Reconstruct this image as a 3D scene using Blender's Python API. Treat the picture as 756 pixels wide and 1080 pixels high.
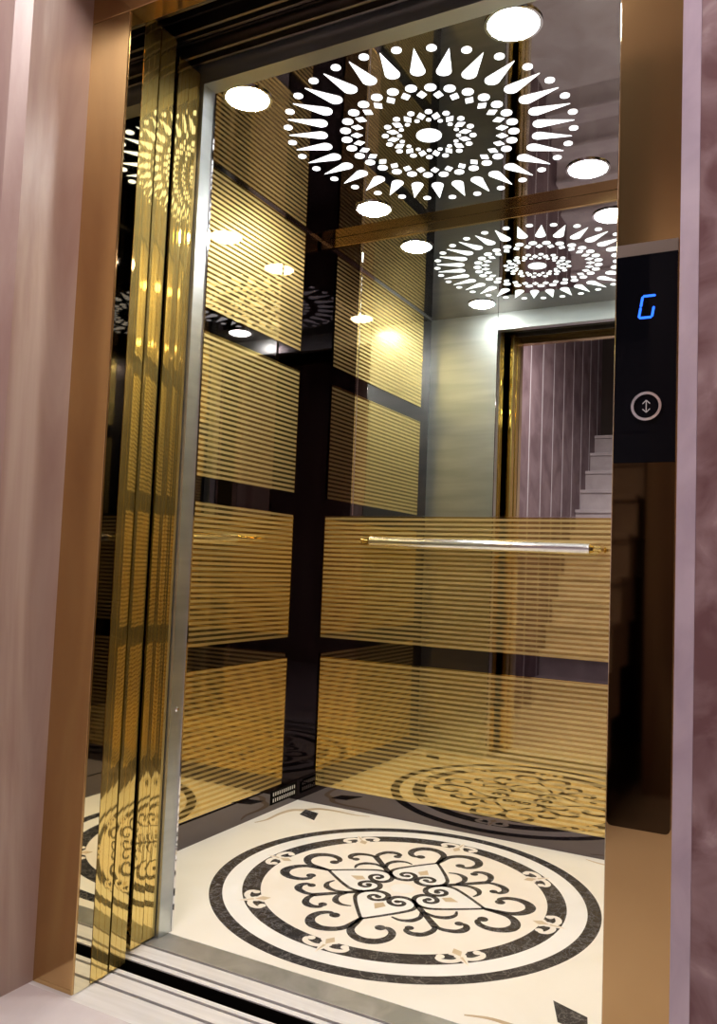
import bpy, bmesh, math, random
from mathutils import Vector, Matrix
S = bpy.context.scene
for o in list(bpy.data.objects): bpy.data.objects.remove(o)
random.seed(4)

# ------------------------------------------------------------------ camera
YAW, PIT, ROL, FPX = 0.491, 0.066, 0.0394, 877.0
fw = Vector((-math.sin(YAW)*math.cos(PIT), math.cos(YAW)*math.cos(PIT), math.sin(PIT)))
r0 = Vector((math.cos(YAW), math.sin(YAW), 0)); u0 = r0.cross(fw)
cr = r0*math.cos(ROL) + u0*math.sin(ROL); cu = -r0*math.sin(ROL) + u0*math.cos(ROL)
cd = bpy.data.cameras.new('camera'); cam = bpy.data.objects.new('camera', cd); S.collection.objects.link(cam)
cam.matrix_world = Matrix(((cr.x, cu.x, -fw.x, 1.7504), (cr.y, cu.y, -fw.y, -1.671), (cr.z, cu.z, -fw.z, .9216), (0, 0, 0, 1)))
cd.sensor_fit = 'VERTICAL'; cd.sensor_height = 36; cd.lens = 36*FPX/1080; cd.clip_start = .02
S.camera = cam
# ------------------------------------------------------------------ world, light levels, exposure
w = bpy.data.worlds.new('world'); S.world = w; w.use_nodes = True
w.node_tree.nodes['Background'].inputs[0].default_value = (.55, .52, .56, 1)
w.node_tree.nodes['Background'].inputs[1].default_value = .12
S.view_settings.view_transform = 'Standard'; S.view_settings.look = 'None'
S.view_settings.gamma = 1; S.view_settings.use_curve_mapping = False
S.view_settings.exposure = 0.0
SPOT = 190.0         # radiance of the four cab lamps
PANEL = 1.6        # radiance of the cut-out ceiling light
LANDING = 34.0      # radiance of the landing lamp and the added stair lamp

# ------------------------------------------------------------------ dimensions
W, D, H = 1.4735, 1.1854, 2.25
XJ, XR = .37, 1.43          # cab opening
XL, XRI = .40, 1.487        # landing frame opening
XLO, XRO = .28, 1.604       # outer edges of the landing frame
YF = -.338                  # front of the landing frame
HD = 2.162                  # head height
CX, CY = .7368, .5861       # centre of floor and ceiling medallions

# ------------------------------------------------------------------ materials
def mat(name, col, rough=.5, metal=0, emit=None, es=0, **kw):
    m = bpy.data.materials.new(name); m.use_nodes = True
    b = m.node_tree.nodes['Principled BSDF']
    b.inputs['Base Color'].default_value = (*col, 1); b.inputs['Roughness'].default_value = rough; b.inputs['Metallic'].default_value = metal
    if emit: b.inputs['Emission Color'].default_value = (*emit, 1); b.inputs['Emission Strength'].default_value = es
    for k, v in kw.items(): b.inputs[k].default_value = v
    return m
def nd(m, t, **kw):
    n = m.node_tree.nodes.new(t)
    for k, v in kw.items(): setattr(n, k, v)
    return n
def lk(m, a, b): m.node_tree.links.new(a, b)
def bsdf(m): return m.node_tree.nodes['Principled BSDF']
def ramp(m, stops):
    r = nd(m, 'ShaderNodeValToRGB'); e = r.color_ramp.elements
    while len(e) < len(stops): e.new(.5)
    for i, (p, c) in enumerate(stops): e[i].position = p; e[i].color = (*c, 1)
    return r
def noisy(name, c1, c2, scale, rough, metal=0, c3=None, detail=8, stretch=(1, 1, 1), bump=0, dist=.6, lo=.35, hi=.65, spec=.5):
    m = mat(name, c1, rough, metal); bsdf(m).inputs['Specular IOR Level'].default_value = spec
    tc = nd(m, 'ShaderNodeTexCoord'); mp = nd(m, 'ShaderNodeMapping'); mp.inputs['Scale'].default_value = stretch
    n = nd(m, 'ShaderNodeTexNoise'); n.inputs['Scale'].default_value = scale; n.inputs['Detail'].default_value = detail; n.inputs['Distortion'].default_value = dist
    lk(m, tc.outputs['Object'], mp.inputs[0]); lk(m, mp.outputs[0], n.inputs['Vector'])
    st = [(lo, c1), (hi, c2)] if c3 is None else [(lo, c1), (hi, c2), (min(hi+.12, 1), c3)]
    r = ramp(m, st); lk(m, n.outputs['Fac'], r.inputs[0]); lk(m, r.outputs[0], bsdf(m).inputs['Base Color'])
    if bump:
        bp = nd(m, 'ShaderNodeBump'); bp.inputs['Strength'].default_value = bump; bp.inputs['Distance'].default_value = .002
        lk(m, n.outputs['Fac'], bp.inputs['Height']); lk(m, bp.outputs[0], bsdf(m).inputs['Normal'])
    return m

stone = noisy('pink_marble', (.34, .215, .185), (.54, .43, .37), 7, .36, c3=(.78, .71, .64), detail=10, stretch=(1, 1, .14), dist=.9)
stone_dark = noisy('mauve_speckled_marble', (.20, .10, .105), (.40, .27, .28), 13, .38, c3=(.60, .47, .49), detail=12, dist=.8, lo=.38, hi=.62)
stone_edge_light = noisy('marble_edge_light', (.42, .34, .42), (.52, .43, .51), 12, .3)  # paler tone paints the light caught by the chamfer
floor_stone = noisy('landing_marble', (.66, .60, .60), (.80, .75, .76), 4, .12, detail=9)
cream = noisy('cream_marble', (.88, .84, .75), (.94, .91, .84), 3, .28, detail=6, spec=.3)
cream_pink = noisy('cream_inlay', (.91, .84, .75), (.95, .90, .83), 6, .3, spec=.3)
white_m = noisy('white_marble', (.90, .89, .86), (.95, .94, .92), 6, .28, spec=.3)
tan_m = noisy('tan_marble', (.55, .42, .26), (.66, .53, .36), 8, .3)
stair_m = noisy('stair_marble', (.62, .55, .58), (.76, .70, .72), 6, .35)
stair_wall = noisy('stair_wall_marble', (.20, .13, .145), (.34, .245, .265), 5, .6, detail=10)

def veined():
    m = mat('black_veined_marble', (.03, .03, .03), .22); bsdf(m).inputs['Specular IOR Level'].default_value = .3
    tc = nd(m, 'ShaderNodeTexCoord'); n = nd(m, 'ShaderNodeTexNoise'); n.inputs['Scale'].default_value = 9; n.inputs['Detail'].default_value = 6; n.inputs['Distortion'].default_value = 1.2
    lk(m, tc.outputs['Object'], n.inputs['Vector'])
    v = nd(m, 'ShaderNodeTexVoronoi', feature='DISTANCE_TO_EDGE'); v.inputs['Scale'].default_value = 6; lk(m, n.outputs['Color'], v.inputs['Vector'])
    n2 = nd(m, 'ShaderNodeTexNoise'); n2.inputs['Scale'].default_value = 14; n2.inputs['Detail'].default_value = 4; lk(m, tc.outputs['Object'], n2.inputs['Vector'])
    ad = nd(m, 'ShaderNodeVectorMath', operation='MULTIPLY_ADD'); ad.inputs[1].default_value = (.16, .16, .16); lk(m, n2.outputs['Color'], ad.inputs[0]); lk(m, tc.outputs['Object'], ad.inputs[2])
    v2 = nd(m, 'ShaderNodeTexVoronoi', feature='DISTANCE_TO_EDGE'); v2.inputs['Scale'].default_value = 17; lk(m, ad.outputs[0], v2.inputs['Vector'])
    mn = nd(m, 'ShaderNodeMath', operation='MINIMUM'); lk(m, v.outputs['Distance'], mn.inputs[0]); lk(m, v2.outputs['Distance'], mn.inputs[1])
    r = ramp(m, [(0, (.20, .19, .19)), (.014, (.075, .072, .074)), (.05, (.040, .038, .040))]); lk(m, mn.outputs[0], r.inputs[0]); lk(m, r.outputs[0], bsdf(m).inputs['Base Color'])
    return m
black_m = veined()

def haze(m, rough, f_pol, f_sat=None, stripe=None, col=None):
    """real etched or handled metal: a sharp reflection mixed with a wide soft lobe"""
    g = nd(m, 'ShaderNodeBsdfAnisotropic'); g.inputs['Roughness'].default_value = rough
    g.inputs['Color'].default_value = bsdf(m).inputs['Base Color'].default_value
    if col is not None: lk(m, col, g.inputs['Color'])
    mix = nd(m, 'ShaderNodeMixShader'); mix.inputs[0].default_value = f_pol
    if stripe is not None:
        mr = nd(m, 'ShaderNodeMapRange'); mr.inputs['To Min'].default_value = f_sat; mr.inputs['To Max'].default_value = f_pol
        lk(m, stripe, mr.inputs['Value']); lk(m, mr.outputs[0], mix.inputs[0])
    lk(m, bsdf(m).outputs[0], mix.inputs[1]); lk(m, g.outputs[0], mix.inputs[2])
    lk(m, mix.outputs[0], m.node_tree.nodes['Material Output'].inputs['Surface'])
def striped(name, c_pol, c_sat, pitch, r_pol, r_sat, axis='Z', duty=.5, metal=1):
    """etched metal: polished and satin stripes"""
    m = mat(name, c_pol, r_pol, metal); tc = nd(m, 'ShaderNodeTexCoord'); sp = nd(m, 'ShaderNodeSeparateXYZ'); lk(m, tc.outputs['Object'], sp.inputs[0])
    a = nd(m, 'ShaderNodeMath', operation='MULTIPLY'); a.inputs[1].default_value = 1/pitch; lk(m, sp.outputs[axis], a.inputs[0])
    f = nd(m, 'ShaderNodeMath', operation='FRACT'); lk(m, a.outputs[0], f.inputs[0])
    g = nd(m, 'ShaderNodeMath', operation='GREATER_THAN'); g.inputs[1].default_value = duty; lk(m, f.outputs[0], g.inputs[0])
    mx = nd(m, 'ShaderNodeMix', data_type='RGBA'); mx.inputs['A'].default_value = (*c_sat, 1); mx.inputs['B'].default_value = (*c_pol, 1)
    lk(m, g.outputs[0], mx.inputs['Factor']); lk(m, mx.outputs['Result'], bsdf(m).inputs['Base Color'])
    haze(m, r_sat, .16, .56, g.outputs[0], mx.outputs['Result'])
    return m
gold_panel = striped('striped_gold_steel', (.56, .39, .13), (.84, .67, .31), .0178, .02, .50, metal=1, duty=.5)
gold = mat('polished_gold_steel', (.80, .60, .22), .035, 1)
gold_dark = mat('gold_edge', (.55, .36, .10), .12, 1)
bronze = mat('rose_bronze_steel', (.61, .41, .18), .12, .92)
black_steel = mat('black_mirror_steel', (.135, .115, .12), .02, 1)
ceil_steel = mat('ceiling_mirror_steel', (.40, .36, .345), .02, 1)
mirror_m = mat('mirror_glass', (.80, .83, .80), .004, 1)
chrome = mat('chrome', (.85, .85, .87), .06, 1)
brushed = noisy('brushed_steel', (.54, .585, .59), (.66, .70, .70), 2.2, .30, .9, stretch=(1, 1, 9), detail=3, bump=.4, dist=.3)
alu = noisy('aluminium', (.78, .77, .77), (.90, .89, .90), 8, .45, .25, stretch=(.4, 6, 1), detail=4)
rubber_and_shade = mat('groove_shade_black', (.006, .005, .004), .9, 0, None, 0, **{'Specular IOR Level': 0})  # near-black paints shade into grooves and gap; also black shoes and vent plate
dark_metal = mat('dark_painted_metal', (.06, .05, .045), .35, .8)
rail_metal = mat('dull_steel', (.32, .29, .26), .3, 1)
void = mat('shaft_darkness', (.012, .010, .009), .9, 0, None, 0, **{'Specular IOR Level': .05})  # near-black colour stands for the unlit darkness of the shaft
glass_black = mat('black_glass', (.004, .004, .006), .03)
bsdf(glass_black).inputs['Specular IOR Level'].default_value = .08
smoked = mat('smoked_bronze_glass', (.075, .045, .020), .04, 1)
lamp_m = mat('lamp_lens', (1, 1, 1), .5, 0, (1, .98, .92), SPOT)
cut_m = mat('lit_cutout', (1, 1, 1), .5, 0, (.90, .95, 1), PANEL)
land_m = mat('landing_lamp_lens', (1, 1, 1), .5, 0, (1, .90, .90), LANDING)
led = mat('blue_led', (0, 0, 0), .5, 0, (.015, .13, 1.0), 2.4)
grey_mark = mat('grey_marking', (.6, .6, .6), .4)
plaster = mat('plaster', (.62, .56, .56), .8)

# ------------------------------------------------------------------ mesh helpers
def link(name, bm, m, parent=None, smooth=False, off=(0, 0, 0)):
    me = bpy.data.meshes.new(name); 
    if parent is not None: off = parent.location if parent.parent is None else parent.parent.location + parent.location
    if any(off): bmesh.ops.translate(bm, verts=bm.verts, vec=-Vector(off))
    bmesh.ops.recalc_face_normals(bm, faces=bm.faces)
    bm.to_mesh(me); bm.free()
    for mm in (m if isinstance(m, (list, tuple)) else [m]): me.materials.append(mm)
    if smooth:
        for p in me.polygons: p.use_smooth = True
        try: me.set_sharp_from_angle(angle=math.radians(35))
        except Exception: pass
    o = bpy.data.objects.new(name, me); S.collection.objects.link(o)
    if parent is not None: o.parent = parent
    elif any(off): o.location = off
    return o
def box(bm, x0, x1, y0, y1, z0, z1, bev=0):
    vs = [bm.verts.new((x, y, z)) for x in (x0, x1) for y in (y0, y1) for z in (z0, z1)]
    q = [(0, 1, 3, 2), (4, 6, 7, 5), (0, 4, 5, 1), (2, 3, 7, 6), (0, 2, 6, 4), (1, 5, 7, 3)]
    fs = [bm.faces.new([vs[i] for i in f]) for f in q]
    if bev:
        es = list({e for f in fs for e in f.edges})
        bmesh.ops.bevel(bm, geom=es, offset=bev, segments=2, affect='EDGES', profile=.5)
def B(name, dims, m, parent=None, bev=0):
    bm = bmesh.new(); box(bm, *dims, bev); return link(name, bm, m, parent)
def tag(o, label=None, cat=None, group=None, kind=None):
    for k, v in (('label', label), ('category', cat), ('group', group), ('kind', kind)):
        if v: o[k] = v
    return o
def empty(name, loc, label, cat, group=None):
    o = bpy.data.objects.new(name, None); S.collection.objects.link(o); o.location = loc; o.empty_display_size = .05
    return tag(o, label, cat, group)
def struct(name, dims, m, bev=0): return tag(B(name, dims, m, None, bev), kind='structure')
def cyl(bm, a, b, r, n=24, r2=None):
    a, b = Vector(a), Vector(b); d = b-a; q = d.to_track_quat('Z', 'Y').to_matrix().to_4x4()
    bmesh.ops.create_cone(bm, cap_ends=True, segments=n, radius1=r, radius2=r if r2 is None else r2, depth=d.length, matrix=Matrix.Translation((a+b)/2) @ q)
def prism(bm, pts, z0, z1):
    lo = [bm.verts.new((x, y, z0)) for x, y in pts]; hi = [bm.verts.new((x, y, z1)) for x, y in pts]
    bm.faces.new(lo[::-1]); bm.faces.new(hi); n = len(pts)
    for i in range(n): bm.faces.new((lo[i], lo[(i+1) % n], hi[(i+1) % n], hi[i]))
def ring(bm, c, r0, r1, z0, z1, a0=0, a1=2*math.pi, n=128):
    full = abs(a1-a0-2*math.pi) < 1e-6; k = n if full else n+1
    R = [[bm.verts.new((c[0]+r*math.cos(a0+(a1-a0)*i/n), c[1]+r*math.sin(a0+(a1-a0)*i/n), z)) for r, z in ((r0, z0), (r1, z0), (r1, z1), (r0, z1))] for i in range(k)]
    for i in range(k if full else k-1):
        p, q = R[i], R[(i+1) % k]
        for j in range(4): bm.faces.new((p[j], p[(j+1) % 4], q[(j+1) % 4], q[j]))
    if not full: bm.faces.new(R[0]); bm.faces.new(R[-1][::-1])
def spline(pts, sub=6):
    P = [Vector(p) for p in pts]; out = []
    for i in range(len(P)-1):
        p0 = P[max(i-1, 0)]; p1 = P[i]; p2 = P[i+1]; p3 = P[min(i+2, len(P)-1)]
        for k in range(sub):
            t = k/sub; out.append(.5*((2*p1)+(-p0+p2)*t+(2*p0-5*p1+4*p2-p3)*t*t+(-p0+3*p1-3*p2+p3)*t**3))
    out.append(P[-1]); return out
def ribbon(bm, pts, w0, wm, w1, z0, z1, f=lambda p: p, blob=0):
    P = [Vector(f(p)) for p in spline(pts)]; n = len(P); L = []; R = []
    for i, p in enumerate(P):
        t = (P[min(i+1, n-1)]-P[max(i-1, 0)]).normalized(); nn = Vector((-t.y, t.x)); s = i/(n-1)
        wd = (w0*(1-s*2)+wm*s*2) if s < .5 else (wm*(2-2*s)+w1*(2*s-1))
        L.append(p+nn*wd/2); R.append(p-nn*wd/2)
    V = [[bm.verts.new((q.x, q.y, z)) for q, z in ((L[i], z0), (R[i], z0), (R[i], z1), (L[i], z1))] for i in range(n)]
    for i in range(n-1):
        for j in range(4): bm.faces.new((V[i][j], V[i][(j+1) % 4], V[i+1][(j+1) % 4], V[i+1][j]))
    bm.faces.new(V[0]); bm.faces.new(V[-1][::-1])
    if blob: disc(bm, P[-1], blob, z0, z1+.00004)
def disc(bm, c, r, z0, z1, n=20, ry=None, ang=0):
    ry = ry or r
    prism(bm, [(c[0]+r*math.cos(t)*math.cos(ang)-ry*math.sin(t)*math.sin(ang), c[1]+r*math.cos(t)*math.sin(ang)+ry*math.sin(t)*math.cos(ang)) for t in (2*math.pi*i/n for i in range(n))], z0, z1)

# ================================================================== THE CAB
struct('floor_cab', (-.02, W+.02, 0, D+.02, -.05, 0), cream)
struct('wall_left', (-.03, 0, 0, D+.03, .0, H), black_steel)
struct('wall_right', (W, W+.03, 0, D+.03, .0, H), black_steel)
struct('wall_back', (0, W, D, D+.03, .0, H), black_steel)
struct('ceiling_cab', (-.03, W+.03, -.036, D+.03, H, H+.03), ceil_steel)
# polished skirting with a shadow-line top
struct('baseboard_left', (0, .006, .012, D, 0, .078), black_steel)
struct('baseboard_back', (.006, W-.006, D-.006, D, 0, .070), black_steel)
struct('baseboard_right', (W-.006, W, .012, D, 0, .078), black_steel)
# cab front: brushed returns either side of the opening and a lintel above
struct('wall_front_left', (0, XJ, -.036, .012, 0, H), brushed)
struct('wall_front_right', (XR, W, -.036, .012, 0, H), brushed)
struct('wall_front_lintel', (XJ, XR, -.036, .012, HD, H), brushed)
tag(B('trim_1', (.0, .008, .012, D, H-.008, H), chrome), kind='structure')
tag(B('trim_2', (W-.008, W, .012, D, H-.008, H), chrome), kind='structure')
tag(B('trim_3', (.008, W-.008, D-.012, D, 2.212, H), mat('bronze_cornice', (.55, .38, .17), .1, 1), None, .002), kind='structure')
tag(B('trim_4', (XJ-.0005, XJ+.0025, .0085, .0145, 0, H), chrome), kind='structure')

LV = [(.088, .56), (.642, 1.113), (1.201, 1.681), (1.762, H-.010)]
nm = ['lowest', 'second lowest', 'second from the top', 'topmost']
def panel(name, dims, axis, label, group):
    t = empty(name, (dims[0], dims[2], dims[4]), label, 'wall panel', group)
    B('face', dims, gold_panel, t)
    x0, x1, y0, y1, z0, z1 = dims; e = .0022; bm = bmesh.new()
    if axis == 'x':     # edges seen on a side wall
        box(bm, x0, x1+.0004, y0-e, y0, z0-e, z1+e); box(bm, x0, x1+.0004, y1, y1+e, z0-e, z1+e)
        box(bm, x0, x1+.0004, y0, y1, z0-e, z0); box(bm, x0, x1+.0004, y0, y1, z1, z1+e)
    else:
        box(bm, x0-e, x0, y0-.0004, y1, z0-e, z1+e); box(bm, x1, x1+e, y0-.0004, y1, z0-e, z1+e)
        box(bm, x0, x1, y0-.0004, y1, z0-e, z0); box(bm, x0, x1, y0-.0004, y1, z1, z1+e)
    link('edge_trim', bm, gold, t)
    return t
for i, (a, b) in enumerate(LV):
    panel('wall_panel', (0, .005, .13, 1.055, a, b), 'x', 'striped gold steel panel on the left cab wall, %s of four' % nm[i], 'gold panels on the left cab wall')
    panel('wall_panel', (W-.005, W, .05, .60, a, b), 'x', 'striped gold steel panel on the right cab wall, %s of four, seen only in reflections' % nm[i], 'gold panels on the right cab wall')
for i, (a, b) in enumerate(LV):
    panel('wall_panel', (W-.005, W, .845, 1.15, a, b), 'x', 'narrow striped gold panel added for its reflection on the right cab wall by the mirror, %s of four, seen only in reflections' % nm[i], 'narrow gold panels added for reflections on the right cab wall')  # unseen panels, added so the door edges reflect gold
panel('wall_panel', (.084, W-.084, D-.005, D, .070, .563), 'y', 'wide striped gold panel on the back wall just above the floor skirting', 'gold panels on the back cab wall')
panel('wall_panel', (.078, W-.078, D-.005, D, .641, 1.117), 'y', 'wide striped gold panel on the back wall behind the handrail', 'gold panels on the back cab wall')

t = empty('wall_mirror', (.195, D-.006, 1.119), 'large clear mirror on the back cab wall above the handrail', 'mirror')
B('glass', (.200, W-.200, D-.006, D, 1.122, 2.212), mirror_m, t)
bm = bmesh.new()
box(bm, .192, .200, D-.009, D, 1.119, 2.212); box(bm, W-.2, W-.192, D-.009, D, 1.119, 2.212); box(bm, .2, W-.2, D-.009, D, 1.1185, 1.122)
link('frame', bm, chrome, t)

# handrail
t = empty('handrail', (.298, 1.13, 1.019), 'chrome tubular handrail with gold end fittings across the gold back panel', 'handrail')
bm = bmesh.new(); cyl(bm, (.31, 1.13, 1.021), (1.129, 1.13, 1.011), .0185, 28); link('bar', bm, mat('satin_chrome', (.9, .9, .9), .16, 1), t, True)
for x, z in ((.53, 1.0185), (.86, 1.0145)):
    bm = bmesh.new(); cyl(bm, (x-.004, 1.13, z), (x+.004, 1.13, z), .0195, 28); link('joint_ring', bm, chrome, t, True)
for x, s, z in ((.31, -1, 1.021), (1.129, 1, 1.011)):
    bm = bmesh.new(); cyl(bm, (x, 1.13, z), (x+s*.012, 1.13, z), .015, 24, .010) if s > 0 else cyl(bm, (x-.012, 1.13, z), (x, 1.13, z), .010, 24, .015)
    cyl(bm, (x+s*.012, 1.13, z), (x+s*.034, 1.13, z), .0062, 16); cyl(bm, (x+s*.030, 1.13, z), (x+s*.038, 1.13, z), .010, 16)
    cyl(bm, (x+s*.030, 1.13, z), (x+s*.030, D-.004, z), .0065, 16); cyl(bm, (x+s*.030, D-.012, z), (x+s*.030, D-.004, z), .015, 20)
    link('bracket', bm, gold, t, True)

# vent grille in the skirting, near the back corner
slot_m = mat('slot_metal', (.75, .72, .68), .4)
t = empty('vent_grille', (.006, 1.06, .03), 'small dark slotted vent in the left skirting by the back corner', 'vent')
B('plate', (.006, .0075, .985, 1.165, .022, .074), rubber_and_shade, t)
for k in range(11):
    for z in (.030, .052):
        y = 1.0+k*.0145; B('slot', (.0075, .0082, y, y+.006, z, z+.013), slot_m, t)
bm = bmesh.new(); cyl(bm, (XJ, -.012, .548), (XJ+.003, -.012, .548), .0062, 20, .004); tag(link('screw', bm, chrome, off=(XJ, -.012, .548), smooth=True), 'small round screw head low on the brushed steel door return', 'screw')

# ------------------------------------------------------------------ ceiling light with cut-outs
t = empty('ceiling_light', (CX, CY, H), 'round sunburst light of glowing teardrops, diamonds and dots cut into the mirror ceiling', 'ceiling light')
ZC0, ZC1 = H-.0015, H
N = 30
def polar(r, a): return (CX+r*math.cos(a), CY+r*math.sin(a))
def diamond(bm, r, a, h, wd): prism(bm, [polar(r-h, a), polar(r, a-wd/r), polar(r+h, a), polar(r, a+wd/r)], ZC0, ZC1)
def cut(name, fn, *args):
    bm = bmesh.new(); fn(bm, *args); link(name, bm, cut_m, t)
def tear(bm, a):
    rb, R, tip = .333, .0205, .432; pts = []
    ax = Vector((math.cos(a), math.sin(a))); ay = Vector((-ax.y, ax.x)); th = math.acos(R/(tip-rb))
    for i in range(19):
        q = th+(2*math.pi-2*th)*i/18; p = ax*(rb+R*math.cos(q))+ay*R*math.sin(q); pts.append((CX+p.x, CY+p.y))
    pts.append(polar(tip, a)); prism(bm, pts, ZC0, ZC1)
for k in range(N):
    a = math.radians(90+12*k); h6 = math.radians(6)
    cut('teardrop', tear, a+h6)
    cut('dot', disc, polar(.431, a), .0135, ZC0, ZC1)
    cut('dot', disc, polar(.256, a), .0165, ZC0, ZC1)
    cut('diamond', diamond, .222, a+h6, .018, .014)
for k in range(16):
    a = math.radians(90+22.5*k)
    cut('dot', disc, polar(.134, a), .0105, ZC0, ZC1); cut('diamond', diamond, .112, a+math.radians(11.25), .0185, .0125)
    cut('small_dot', disc, polar(.090, a), .0075, ZC0, ZC1)
cut('centre_disc', disc, (CX, CY), .039, ZC0, ZC1, 40)

# ------------------------------------------------------------------ four round lamps
def lamp(name, loc, label, m, R=.062, group=None):
    t = empty(name, loc, label, 'ceiling lamp', group); x, y, z = loc
    bm = bmesh.new(); prof = [(0, -.016), (R*.5, -.0145), (R*.85, -.009), (R, -.001)]
    rs = [[bm.verts.new((x+r*math.cos(2*math.pi*i/40), y+r*math.sin(2*math.pi*i/40), z+h)) for i in range(40)] for r, h in prof[1:]]
    c = bm.verts.new((x, y, z+prof[0][1]))
    for i in range(40):
        bm.faces.new((c, rs[0][i], rs[0][(i+1) % 40]))
        for a, b in zip(rs, rs[1:]): bm.faces.new((a[i], b[i], b[(i+1) % 40], a[(i+1) % 40]))
    bm.faces.new(rs[-1])
    link('lens', bm, m, t, True)
    bm = bmesh.new(); ring(bm, (x, y), R, R+.008, z-.004, z, n=48); link('rim', bm, chrome, t)
    return t
A_, B_ = .3925, .3988
for sx, sy, lb in ((-1, -1, 'round glowing ceiling lamp at the front left by the door edge'), (1, -1, 'round glowing ceiling lamp at the front right, nearest the picture top'),
                   (1, 1, 'round glowing ceiling lamp at the back right by the mirror'), (-1, 1, 'round glowing ceiling lamp at the back left corner before the mirror')):
    lamp('ceiling_lamp', (CX+sx*A_, CY+sy*B_, H), lb, lamp_m, group='round lamps in the cab ceiling')

# ------------------------------------------------------------------ floor medallion
t = empty('floor_medallion', (CX, CY, 0), 'round black and white marble inlay with hearts and scrolls in the cab floor', 'floor inlay')
c = (CX, CY)
bm = bmesh.new(); ring(bm, c, .515, .552, 0, .0006); link('outer_black_ring', bm, black_m, t)
bm = bmesh.new(); ring(bm, c, .460, .515, 0, .0005); link('white_ring', bm, white_m, t)
bm = bmesh.new(); ring(bm, c, .408, .460, 0, .0006); link('inner_black_ring', bm, black_m, t)
bm = bmesh.new(); disc(bm, c, .408, 0, .0005, 96); link('centre_field', bm, cream_pink, t)
def rot(a, mir=1):
    ca, sa = math.cos(a), math.sin(a)
    return lambda p: (CX+ca*p[0]-sa*p[1]*mir, CY+sa*p[0]+ca*p[1]*mir)
hu = [(.250, .0), (.203, .036), (.155, .070), (.120, .088), (.088, .085), (.066, .064), (.058, .036), (.069, .012), (.092, .005), (.112, .014), (.121, .032), (.113, .049), (.097, .052), (.088, .040), (.095, .030)]
bu = [(.240, .0), (.278, .003), (.320, .009), (.347, .032), (.357, .065), (.345, .096), (.314, .113), (.281, .108), (.263, .088), (.270, .068)]
tu = [(.262, .0), (.284, .018), (.297, .048), (.287, .074), (.266, .082), (.254, .069)]
au = [(.166, .003), (.198, .019), (.213, .049), (.204, .078), (.180, .093)]
for q in range(4):
    a = q*math.pi/2 - .02
    bm = bmesh.new(); b2 = bmesh.new(); hb = bmesh.new(); kb = bmesh.new()
    for mir in (1, -1):
        f = rot(a, mir)
        ribbon(bm, hu, .009, .0165, .011, .0005, .0012, f, .0095)
        ribbon(bm, bu, .012, .030, .012, .0005, .0012, f, .0145)
        f = rot(a+math.pi/4, mir)
        ribbon(b2, tu, .013, .023, .010, .0005, .0012, f, .012)
        ribbon(b2, au, .009, .019, .005, .0005, .0012, f)
        prism(hb, [rot(a, mir)(p) for p in ((.250, 0), (.203, .036), (.155, .070), (.120, .088), (.088, .085), (.066, .064), (.058, .036), (.069, .012), (.10, 0))], .0005, .0008)
    ribbon(b2, [(.120, 0), (.16, .0), (.21, 0), (.266, 0)], .020, .016, .022, .0005, .0012, rot(a+math.pi/4))
    prism(kb, [rot(a)(p) for p in ((.122, 0), (.142, .018), (.172, 0), (.142, -.018))], .0008, .0012)
    link('heart_scroll', bm, black_m, t); link('branch_scroll', b2, black_m, t); link('heart_field', hb, white_m, t); link('kite_inlay', kb, tan_m, t)
bm = bmesh.new(); disc(bm, c, .036, .0005, .0009, 8, ang=math.pi/8); link('centre_octagon', bm, white_m, t)
for k in range(8):
    a = k*math.pi/4 - .02; f = rot(a)
    fl = bmesh.new()
    for mir in (1, -1):
        g = rot(a, mir)
        ribbon(fl, [(.432, .0), (.444, .014), (.446, .032), (.438, .052), (.424, .058), (.417, .048)], .014, .017, .009, .0006, .0011, g, .0105)
        ribbon(fl, [(.424, .0), (.414, .012), (.408, .024)], .014, .012, .004, .0006, .00105, g)
    prism(fl, [f(p) for p in ((.398, -.004), (.425, -.016), (.478, 0), (.425, .016), (.398, .004))], .0006, .0010)
    o = link('fleur', fl, cream_pink, t)
    fb = bmesh.new(); prism(fb, [f(p) for p in ((.385, 0), (.405, .013), (.428, 0), (.405, -.013))], .0008, .0013); prism(fb, [f(p) for p in ((.432, -.004), (.470, 0), (.432, .004))], .0008, .0013)
    bmesh.ops.translate(fb, verts=fb.verts, vec=(0, 0, 0)); d_ = link('fleur_centre', fb, tan_m, t); d_.parent = o
# corner ornaments
for i, (sx, sy, lb) in enumerate(((-1, 1, 'back left'), (1, 1, 'back right'), (1, -1, 'front right'), (-1, -1, 'front left'))):
    X = 0 if sx < 0 else W; Y = D if sy > 0 else 0
    f = lambda p: (X-sx*p[0], Y-sy*p[1])
    t = empty('corner_inlay', (X-sx*.1, Y-sy*.1, 0), 'tan curve and dark diamond inlaid in the %s corner of the cab floor' % lb, 'floor inlay', 'corner inlays of the cab floor')
    b1 = bmesh.new()
    ribbon(b1, [(.036, .34), (.052, .285), (.050, .20), (.064, .135), (.105, .105), (.135, .064), (.20, .050), (.285, .052), (.34, .036)], .004, .026, .004, 0, .0007, f)
    link('curve', b1, tan_m, t)
    b1 = bmesh.new(); prism(b1, [f(p) for p in ((.100, .100), (.165, .115), (.195, .195), (.115, .165))], 0, .0011); link('diamond', b1, black_m, t)

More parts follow.
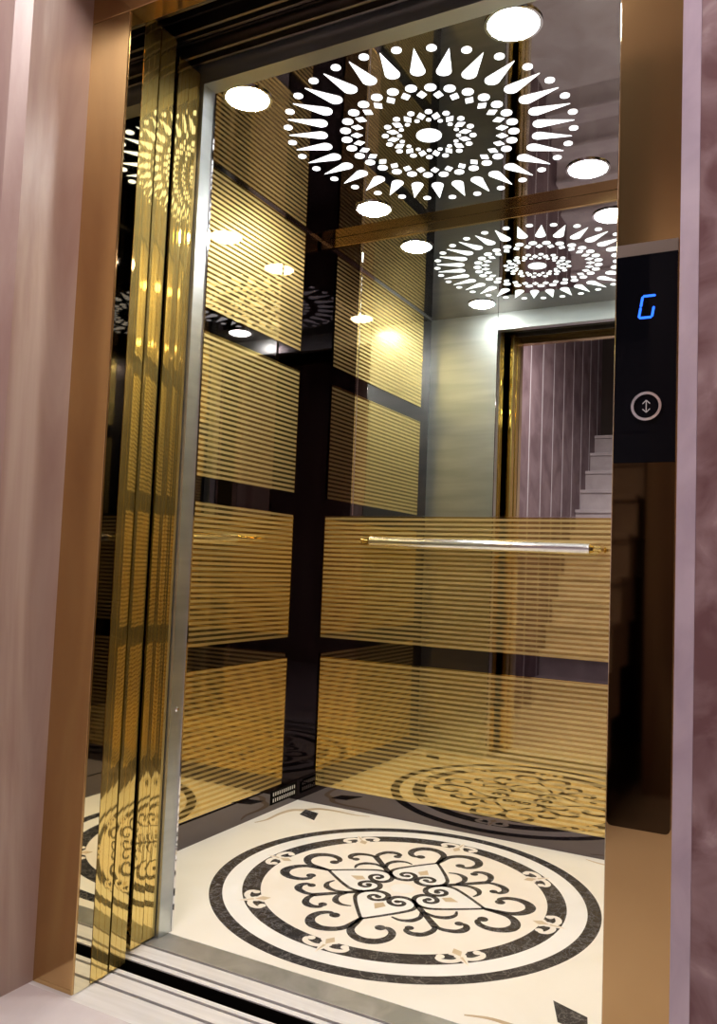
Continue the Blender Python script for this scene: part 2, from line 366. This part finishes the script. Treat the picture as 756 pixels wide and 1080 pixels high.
# ================================================================== SILLS AND DOORS
def sill(name, y0, y1, grooves, label, x0, x1, ztop):
    t = empty(name, (x0, y0, -.03), label, 'door sill'); grooves = sorted(grooves); ys = [y0]+[v for g in grooves for v in g]+[y1]; bm = bmesh.new()
    for a, b in zip(ys[::2], ys[1::2]): box(bm, x0, x1, a, b, -.03, ztop, .0008)
    link('plate', bm, alu, t)
    bm = bmesh.new()
    for a, b in grooves: box(bm, x0, x1, a, b, -.03, -.010)
    link('groove', bm, rubber_and_shade, t); return t
cs = sill('cab_sill', -.152, -.072, [(-.081, -.0722), (-.137, -.127)], 'grooved aluminium sill along the cab floor edge', -.3, W, -.001)
B('sill_shade', (-.3, W, -.1545, -.1521, -.095, -.004), rubber_and_shade, cs)  # dark sheet over the sill face, painting the gap's shade
o = B('threshold_plate', (-.0, W, -.072, 0, -.03, -.0008), noisy('grey_plate', (.36, .37, .36), (.52, .53, .52), 14, .35, .6, detail=8), cs); o['label'] = 'dull grey threshold plate'
sill('landing_sill', -.352, -.198, [(-.221, -.212), (-.272, -.263)], 'grooved aluminium sill on the landing side of the gap', -.3, 1.62, -.001)
struct('gap_shade', (-.3, W, -.198, -.152, -.12, -.10), void)  # dark strip painted as the shade between the two sills

gold_leaf = mat('gold_leaf_steel', (.82, .63, .23), .04, 1); haze(gold_leaf, .45, .22)
def ribbed(bm, x, y0, y1, z0, z1, ribs=3, sag=.00036, depth=.006):
    """gently convex door edge facing +x, scored by fine vertical grooves"""
    pts = []; wd = y1-y0; rw = wd/ribs; g = .0011
    X = lambda yy: x-sag*((yy-(y0+y1)/2)/(wd/2))**2
    for r in range(ribs):
        a, b = y0+rw*r+g/2, y0+rw*(r+1)-g/2
        for i in range(7):
            u = i/6; yy = a+(b-a)*u; pts.append((X(yy)-.000035*(2*u-1)**2, yy))
        if r < ribs-1: pts.append((X(b)-.0016, y0+rw*(r+1)))
    pts += [(x-depth, y1), (x-depth, y0)]
    prism(bm, pts, z0, z1)
def door(n, x1, y0, y1, lab):
    t = empty('door_%d' % n, (x1-.55, y0, .004), lab, 'door', 'stacked gold door leaves')
    B('leaf', (x1-.55, x1-.006, y0+.001, y1-.001, .004, 2.19), gold, t)
    bm = bmesh.new(); ribbed(bm, x1, y0, y1, .004, 2.19); o = link('edge_cap', bm, gold_leaf, t, True); o['label'] = 'ribbed polished gold edge'
    B('guide_shoe', (x1-.10, x1-.03, (y0+y1)/2-.003, (y0+y1)/2+.003, -.009, .004), rubber_and_shade, t)
    return t
door(1, .4015, -.2885, -.237, 'ribbed gold sliding door leaf edge nearest the landing jamb')
door(2, .3985, -.230, -.179, 'ribbed gold sliding door leaf edge just before the dark gap')
door(3, .362, -.125, -.085, 'ribbed gold sliding door leaf edge just behind the dark gap')
door(4, .360, -.082, -.039, 'ribbed gold sliding door leaf edge against the brushed steel return')

# overhead tracks and headers
def track(y0, y1, z0, lab):
    t = empty('door_track', (-.3, y0, z0), lab, 'door track', 'door tracks over the opening'); L = (-.3, 1.62)
    B('channel', (*L, y0, y1, z0+.035, z0+.15), dark_metal, t, .002)
    B('lower_rail', (*L, y0+.004, y0+.012, z0, z0+.035), rail_metal, t, .001)
    B('upper_rail', (*L, y1-.010, y1-.002, z0+.012, z0+.035), rail_metal, t, .001)
track(-.105, -.046, 2.195, 'dark steel door track closest to the cab ceiling')
track(-.165, -.112, 2.215, 'dark steel door track in the middle of the header gap')
track(-.285, -.225, 2.20, 'dark steel door track right behind the landing frame head')
struct('wall_shaft_lid', (-.35, 1.7, -.34, -.03, 2.42, 2.45), void)
struct('wall_shaft_left', (-.38, -.35, -.34, .0, -.1, 2.45), void)
struct('wall_shaft_right', (1.62, 1.65, -.33, .0, -.1, 2.45), void)

# bronze landing frame
t = empty('door_frame', (XL, YF, 0), 'polished rose bronze door frame set in the pink marble wall', 'door frame')
def jamb(x0, x1):
    B('jamb', (x0, x1, YF, -.290, -.001, HD), bronze, t, .0015)
jamb(XLO, XL); jamb(XRI, XRO)
B('head', (XLO, XRO, YF, -.290, HD+.001, 2.277), bronze, t, .0015)
bm = bmesh.new(); box(bm, XL, XL+.0012, YF+.004, -.290, 0, HD); box(bm, XRI-.0012, XRI, YF+.004, -.290, 0, HD)
o = link('polished_return', bm, mat('pale_gold_mirror', (.80, .73, .52), .02, 1), t); o['label'] = 'mirror-bright inner faces of the jambs'

# landing call panel
LX0, LX1, YP = 1.4895, 1.581, YF-.007
t = empty('call_panel', (1.535, YF, .546), 'tall dark call panel with blue digit and round button on the right bronze jamb', 'call panel')
def rrect(bm, x0, x1, z0, z1, y0, y1, r, n=6, corners=(1, 1, 1, 1)):
    pts = []
    for (cx_, cz_, a0), on in zip(((x1-r, z1-r, 0), (x0+r, z1-r, 90), (x0+r, z0+r, 180), (x1-r, z0+r, 270)), corners):
        if on: pts += [(cx_+r*math.cos(math.radians(a0+90*i/n)), cz_+r*math.sin(math.radians(a0+90*i/n))) for i in range(n+1)]
        else: pts.append((cx_+(r if a0 in (0, 270) else -r), cz_+(r if a0 in (0, 90) else -r)))
    lo = [bm.verts.new((x, y0, z)) for x, z in pts]; hi = [bm.verts.new((x, y1, z)) for x, z in pts]
    bm.faces.new(lo); bm.faces.new(hi[::-1]); k = len(pts)
    for i in range(k): bm.faces.new((lo[i], lo[(i+1) % k], hi[(i+1) % k], hi[i]))
bm = bmesh.new(); rrect(bm, LX0, LX1, .546, 1.427, YP, YF, .008, corners=(0, 0, 1, 1)); link('faceplate', bm, smoked, t)
bm = bmesh.new(); rrect(bm, LX0, LX1, 1.099, 1.427, YP-.0015, YP, .001); dsp = link('display_glass', bm, glass_black, t)
B('reflection_strip', (LX0, LX1, YP, YF, 1.427, 1.447), mat('dull_bronze_reflection', (.30, .25, .21), .35, .9), t)  # dull strip that stands in for a reflection above the glass
# seven-segment G, slanted
gx, gz, gw, gh, gt = 1.537, 1.343, .0195, .034, .0036
def P(u, v): return (gx+(u-.5)*gw+(v-.5)*gh*.16, gz+(v-.5)*gh)
bm = bmesh.new()
def seg(a, b):
    a, b = Vector(P(*a)), Vector(P(*b)); d = (b-a).normalized(); n_ = Vector((-d.y, d.x))*gt/2; a2 = a+d*.0014; b2 = b-d*.0014
    pts = [a, a2+n_, b2+n_, b, b2-n_, a2-n_]
    lo = [bm.verts.new((p.x, YP-.0022, p.y)) for p in pts]; hi = [bm.verts.new((p.x, YP-.0015, p.y)) for p in pts]
    bm.faces.new(lo); bm.faces.new(hi[::-1])
    for i in range(6): bm.faces.new((lo[i], lo[(i+1) % 6], hi[(i+1) % 6], hi[i]))
for a, b in (((0, 1), (1, 1)), ((0, 1), (0, .5)), ((0, .5), (0, 0)), ((0, 0), (1, 0)), ((1, 0), (1, .5))): seg(a, b)
o = link('digit', bm, led, t); o['label'] = 'blue glowing letter G'; o.parent = dsp
bx, bz = 1.538, 1.186
bm = bmesh.new(); ring(bm, (0, 0), .0185, .0225, 0, .0035, n=48)
bmesh.ops.transform(bm, verts=bm.verts, matrix=Matrix.Translation((bx, YP-.0015, bz)) @ Matrix.Rotation(math.radians(90), 4, 'X'))
btn = link('call_button', bm, chrome, t, True); btn['label'] = 'round chrome-ringed call button'
bm = bmesh.new(); cyl(bm, (bx, YP-.0015, bz), (bx, YP-.0028, bz), .0185, 40); o = link('button_cap', bm, glass_black, t); o.parent = btn
bm = bmesh.new(); y0, y1 = YP-.0033, YP-.0028
def bar2(a, b, wd):
    a, b = Vector(a), Vector(b); d = (b-a).normalized(); n_ = Vector((-d.y, d.x))*wd/2; pts = [a+n_, b+n_, b-n_, a-n_]
    lo = [bm.verts.new((bx+p.x, y0, bz+p.y)) for p in pts]; hi = [bm.verts.new((bx+p.x, y1, bz+p.y)) for p in pts]
    bm.faces.new(lo); bm.faces.new(hi[::-1])
    for i in range(4): bm.faces.new((lo[i], lo[(i+1) % 4], hi[(i+1) % 4], hi[i]))
bar2((0, -.0085), (0, .0085), .0014)
for s in (1, -1): bar2((0, s*.0095), (-.0055, s*.004), .0014); bar2((0, s*.0095), (.0055, s*.004), .0014)
o = link('arrow_mark', bm, grey_mark, t); o.parent = btn

# ================================================================== LANDING
YW = -.530
def stone_post(name, x0, x1, bevl, m):
    """marble reveal block with a chamfered outer corner"""
    bm = bmesh.new(); b = .026
    pts = [(x0, YW), (x1-(b if bevl == 'r' else 0), YW), (x1, YW+(b if bevl == 'r' else 0)), (x1, YF+.045), (x0, YF+.045)]
    if bevl == 'l': pts = [(x0+b, YW), (x1, YW), (x1, YF+.045), (x0, YF+.045), (x0, YW+b)]
    prism(bm, pts, 0, 2.8); return tag(link(name, bm, m), kind='structure')
stone_post('wall_landing_left', .05, XLO+.003, 'r', stone)
stone_post('wall_landing_right', XRO, 3.2, 'l', stone_dark)
bm = bmesh.new()
prism(bm, [(XRO-.0005, YW+.026), (XRO+.026, YW-.0005), (XRO+.027, YW+.0005), (XRO+.001, YW+.027)], 0, 2.275)
tag(link('trim_6', bm, stone_edge_light), kind='structure')  # thin chamfer strip whose colour carries the edge light
struct('wall_landing_head', (XLO+.003, XRO, YW, YF+.045, 2.277, 2.8), stone)
struct('floor_landing', (-1.0, 3.2, -4.1, -.352, -.05, 0), floor_stone)
struct('ceiling_landing', (-1.0, 3.2, -2.0, -.28, 2.8, 2.85), plaster)
struct('ceiling_stairwell', (-1.0, 3.2, -4.1, -2.0, 4.6, 4.65), plaster)
struct('wall_stair_drop', (-1.0, 3.2, -2.05, -2.0, 2.85, 4.6), plaster)
struct('wall_landing_far', (-.02, 3.2, -4.08, -4.0, 0, 4.6), mat('dark_brown_wall', (.05, .033, .026), .6))
struct('wall_landing_east', (3.2, 3.25, -4.1, -.28, 0, 4.6), stone)
struct('wall_stair_right', (1.15, 3.2, -2.9, -2.8, 0, 4.6), stone)
# joint-striped marble wall beside the stairs
struct('wall_stair_left', (-.02, .05, -4.0, -.53, 0, 4.6), stair_wall)
bm = bmesh.new(); y = -.73
while y > -3.99:
    box(bm, .05, .0512, y-.007, y+.007, 0, 4.6 if y < -2.06 else 2.8); y -= .31
tag(link('trim_7', bm, mat('white_grout', (.86, .84, .88), .5)), kind='structure')
t = empty('staircase', (.055, -1.86, 0), 'pale marble staircase rising beside the striped wall, seen in the mirror', 'staircase')
for i in range(12):
    y = -1.86-i*.17; z = .185*(i+1)
    bm = bmesh.new(); box(bm, .053, 1.10, y-.17, y, max(0, z-.37), z-.03); box(bm, .053, 1.10, y-.175, y+.02, z-.029, z, .004)
    link('step', bm, stair_m, t)
lamp('ceiling_lamp', (.9, -1.25, 2.8), 'large round landing ceiling lamp outside the lift', land_m, R=.32)
lamp('ceiling_lamp', (.6, -2.9, 4.6), 'unseen round lamp added high over the stairs', land_m, R=.12)  # added lamp without a known source, sized for stairwell brightness
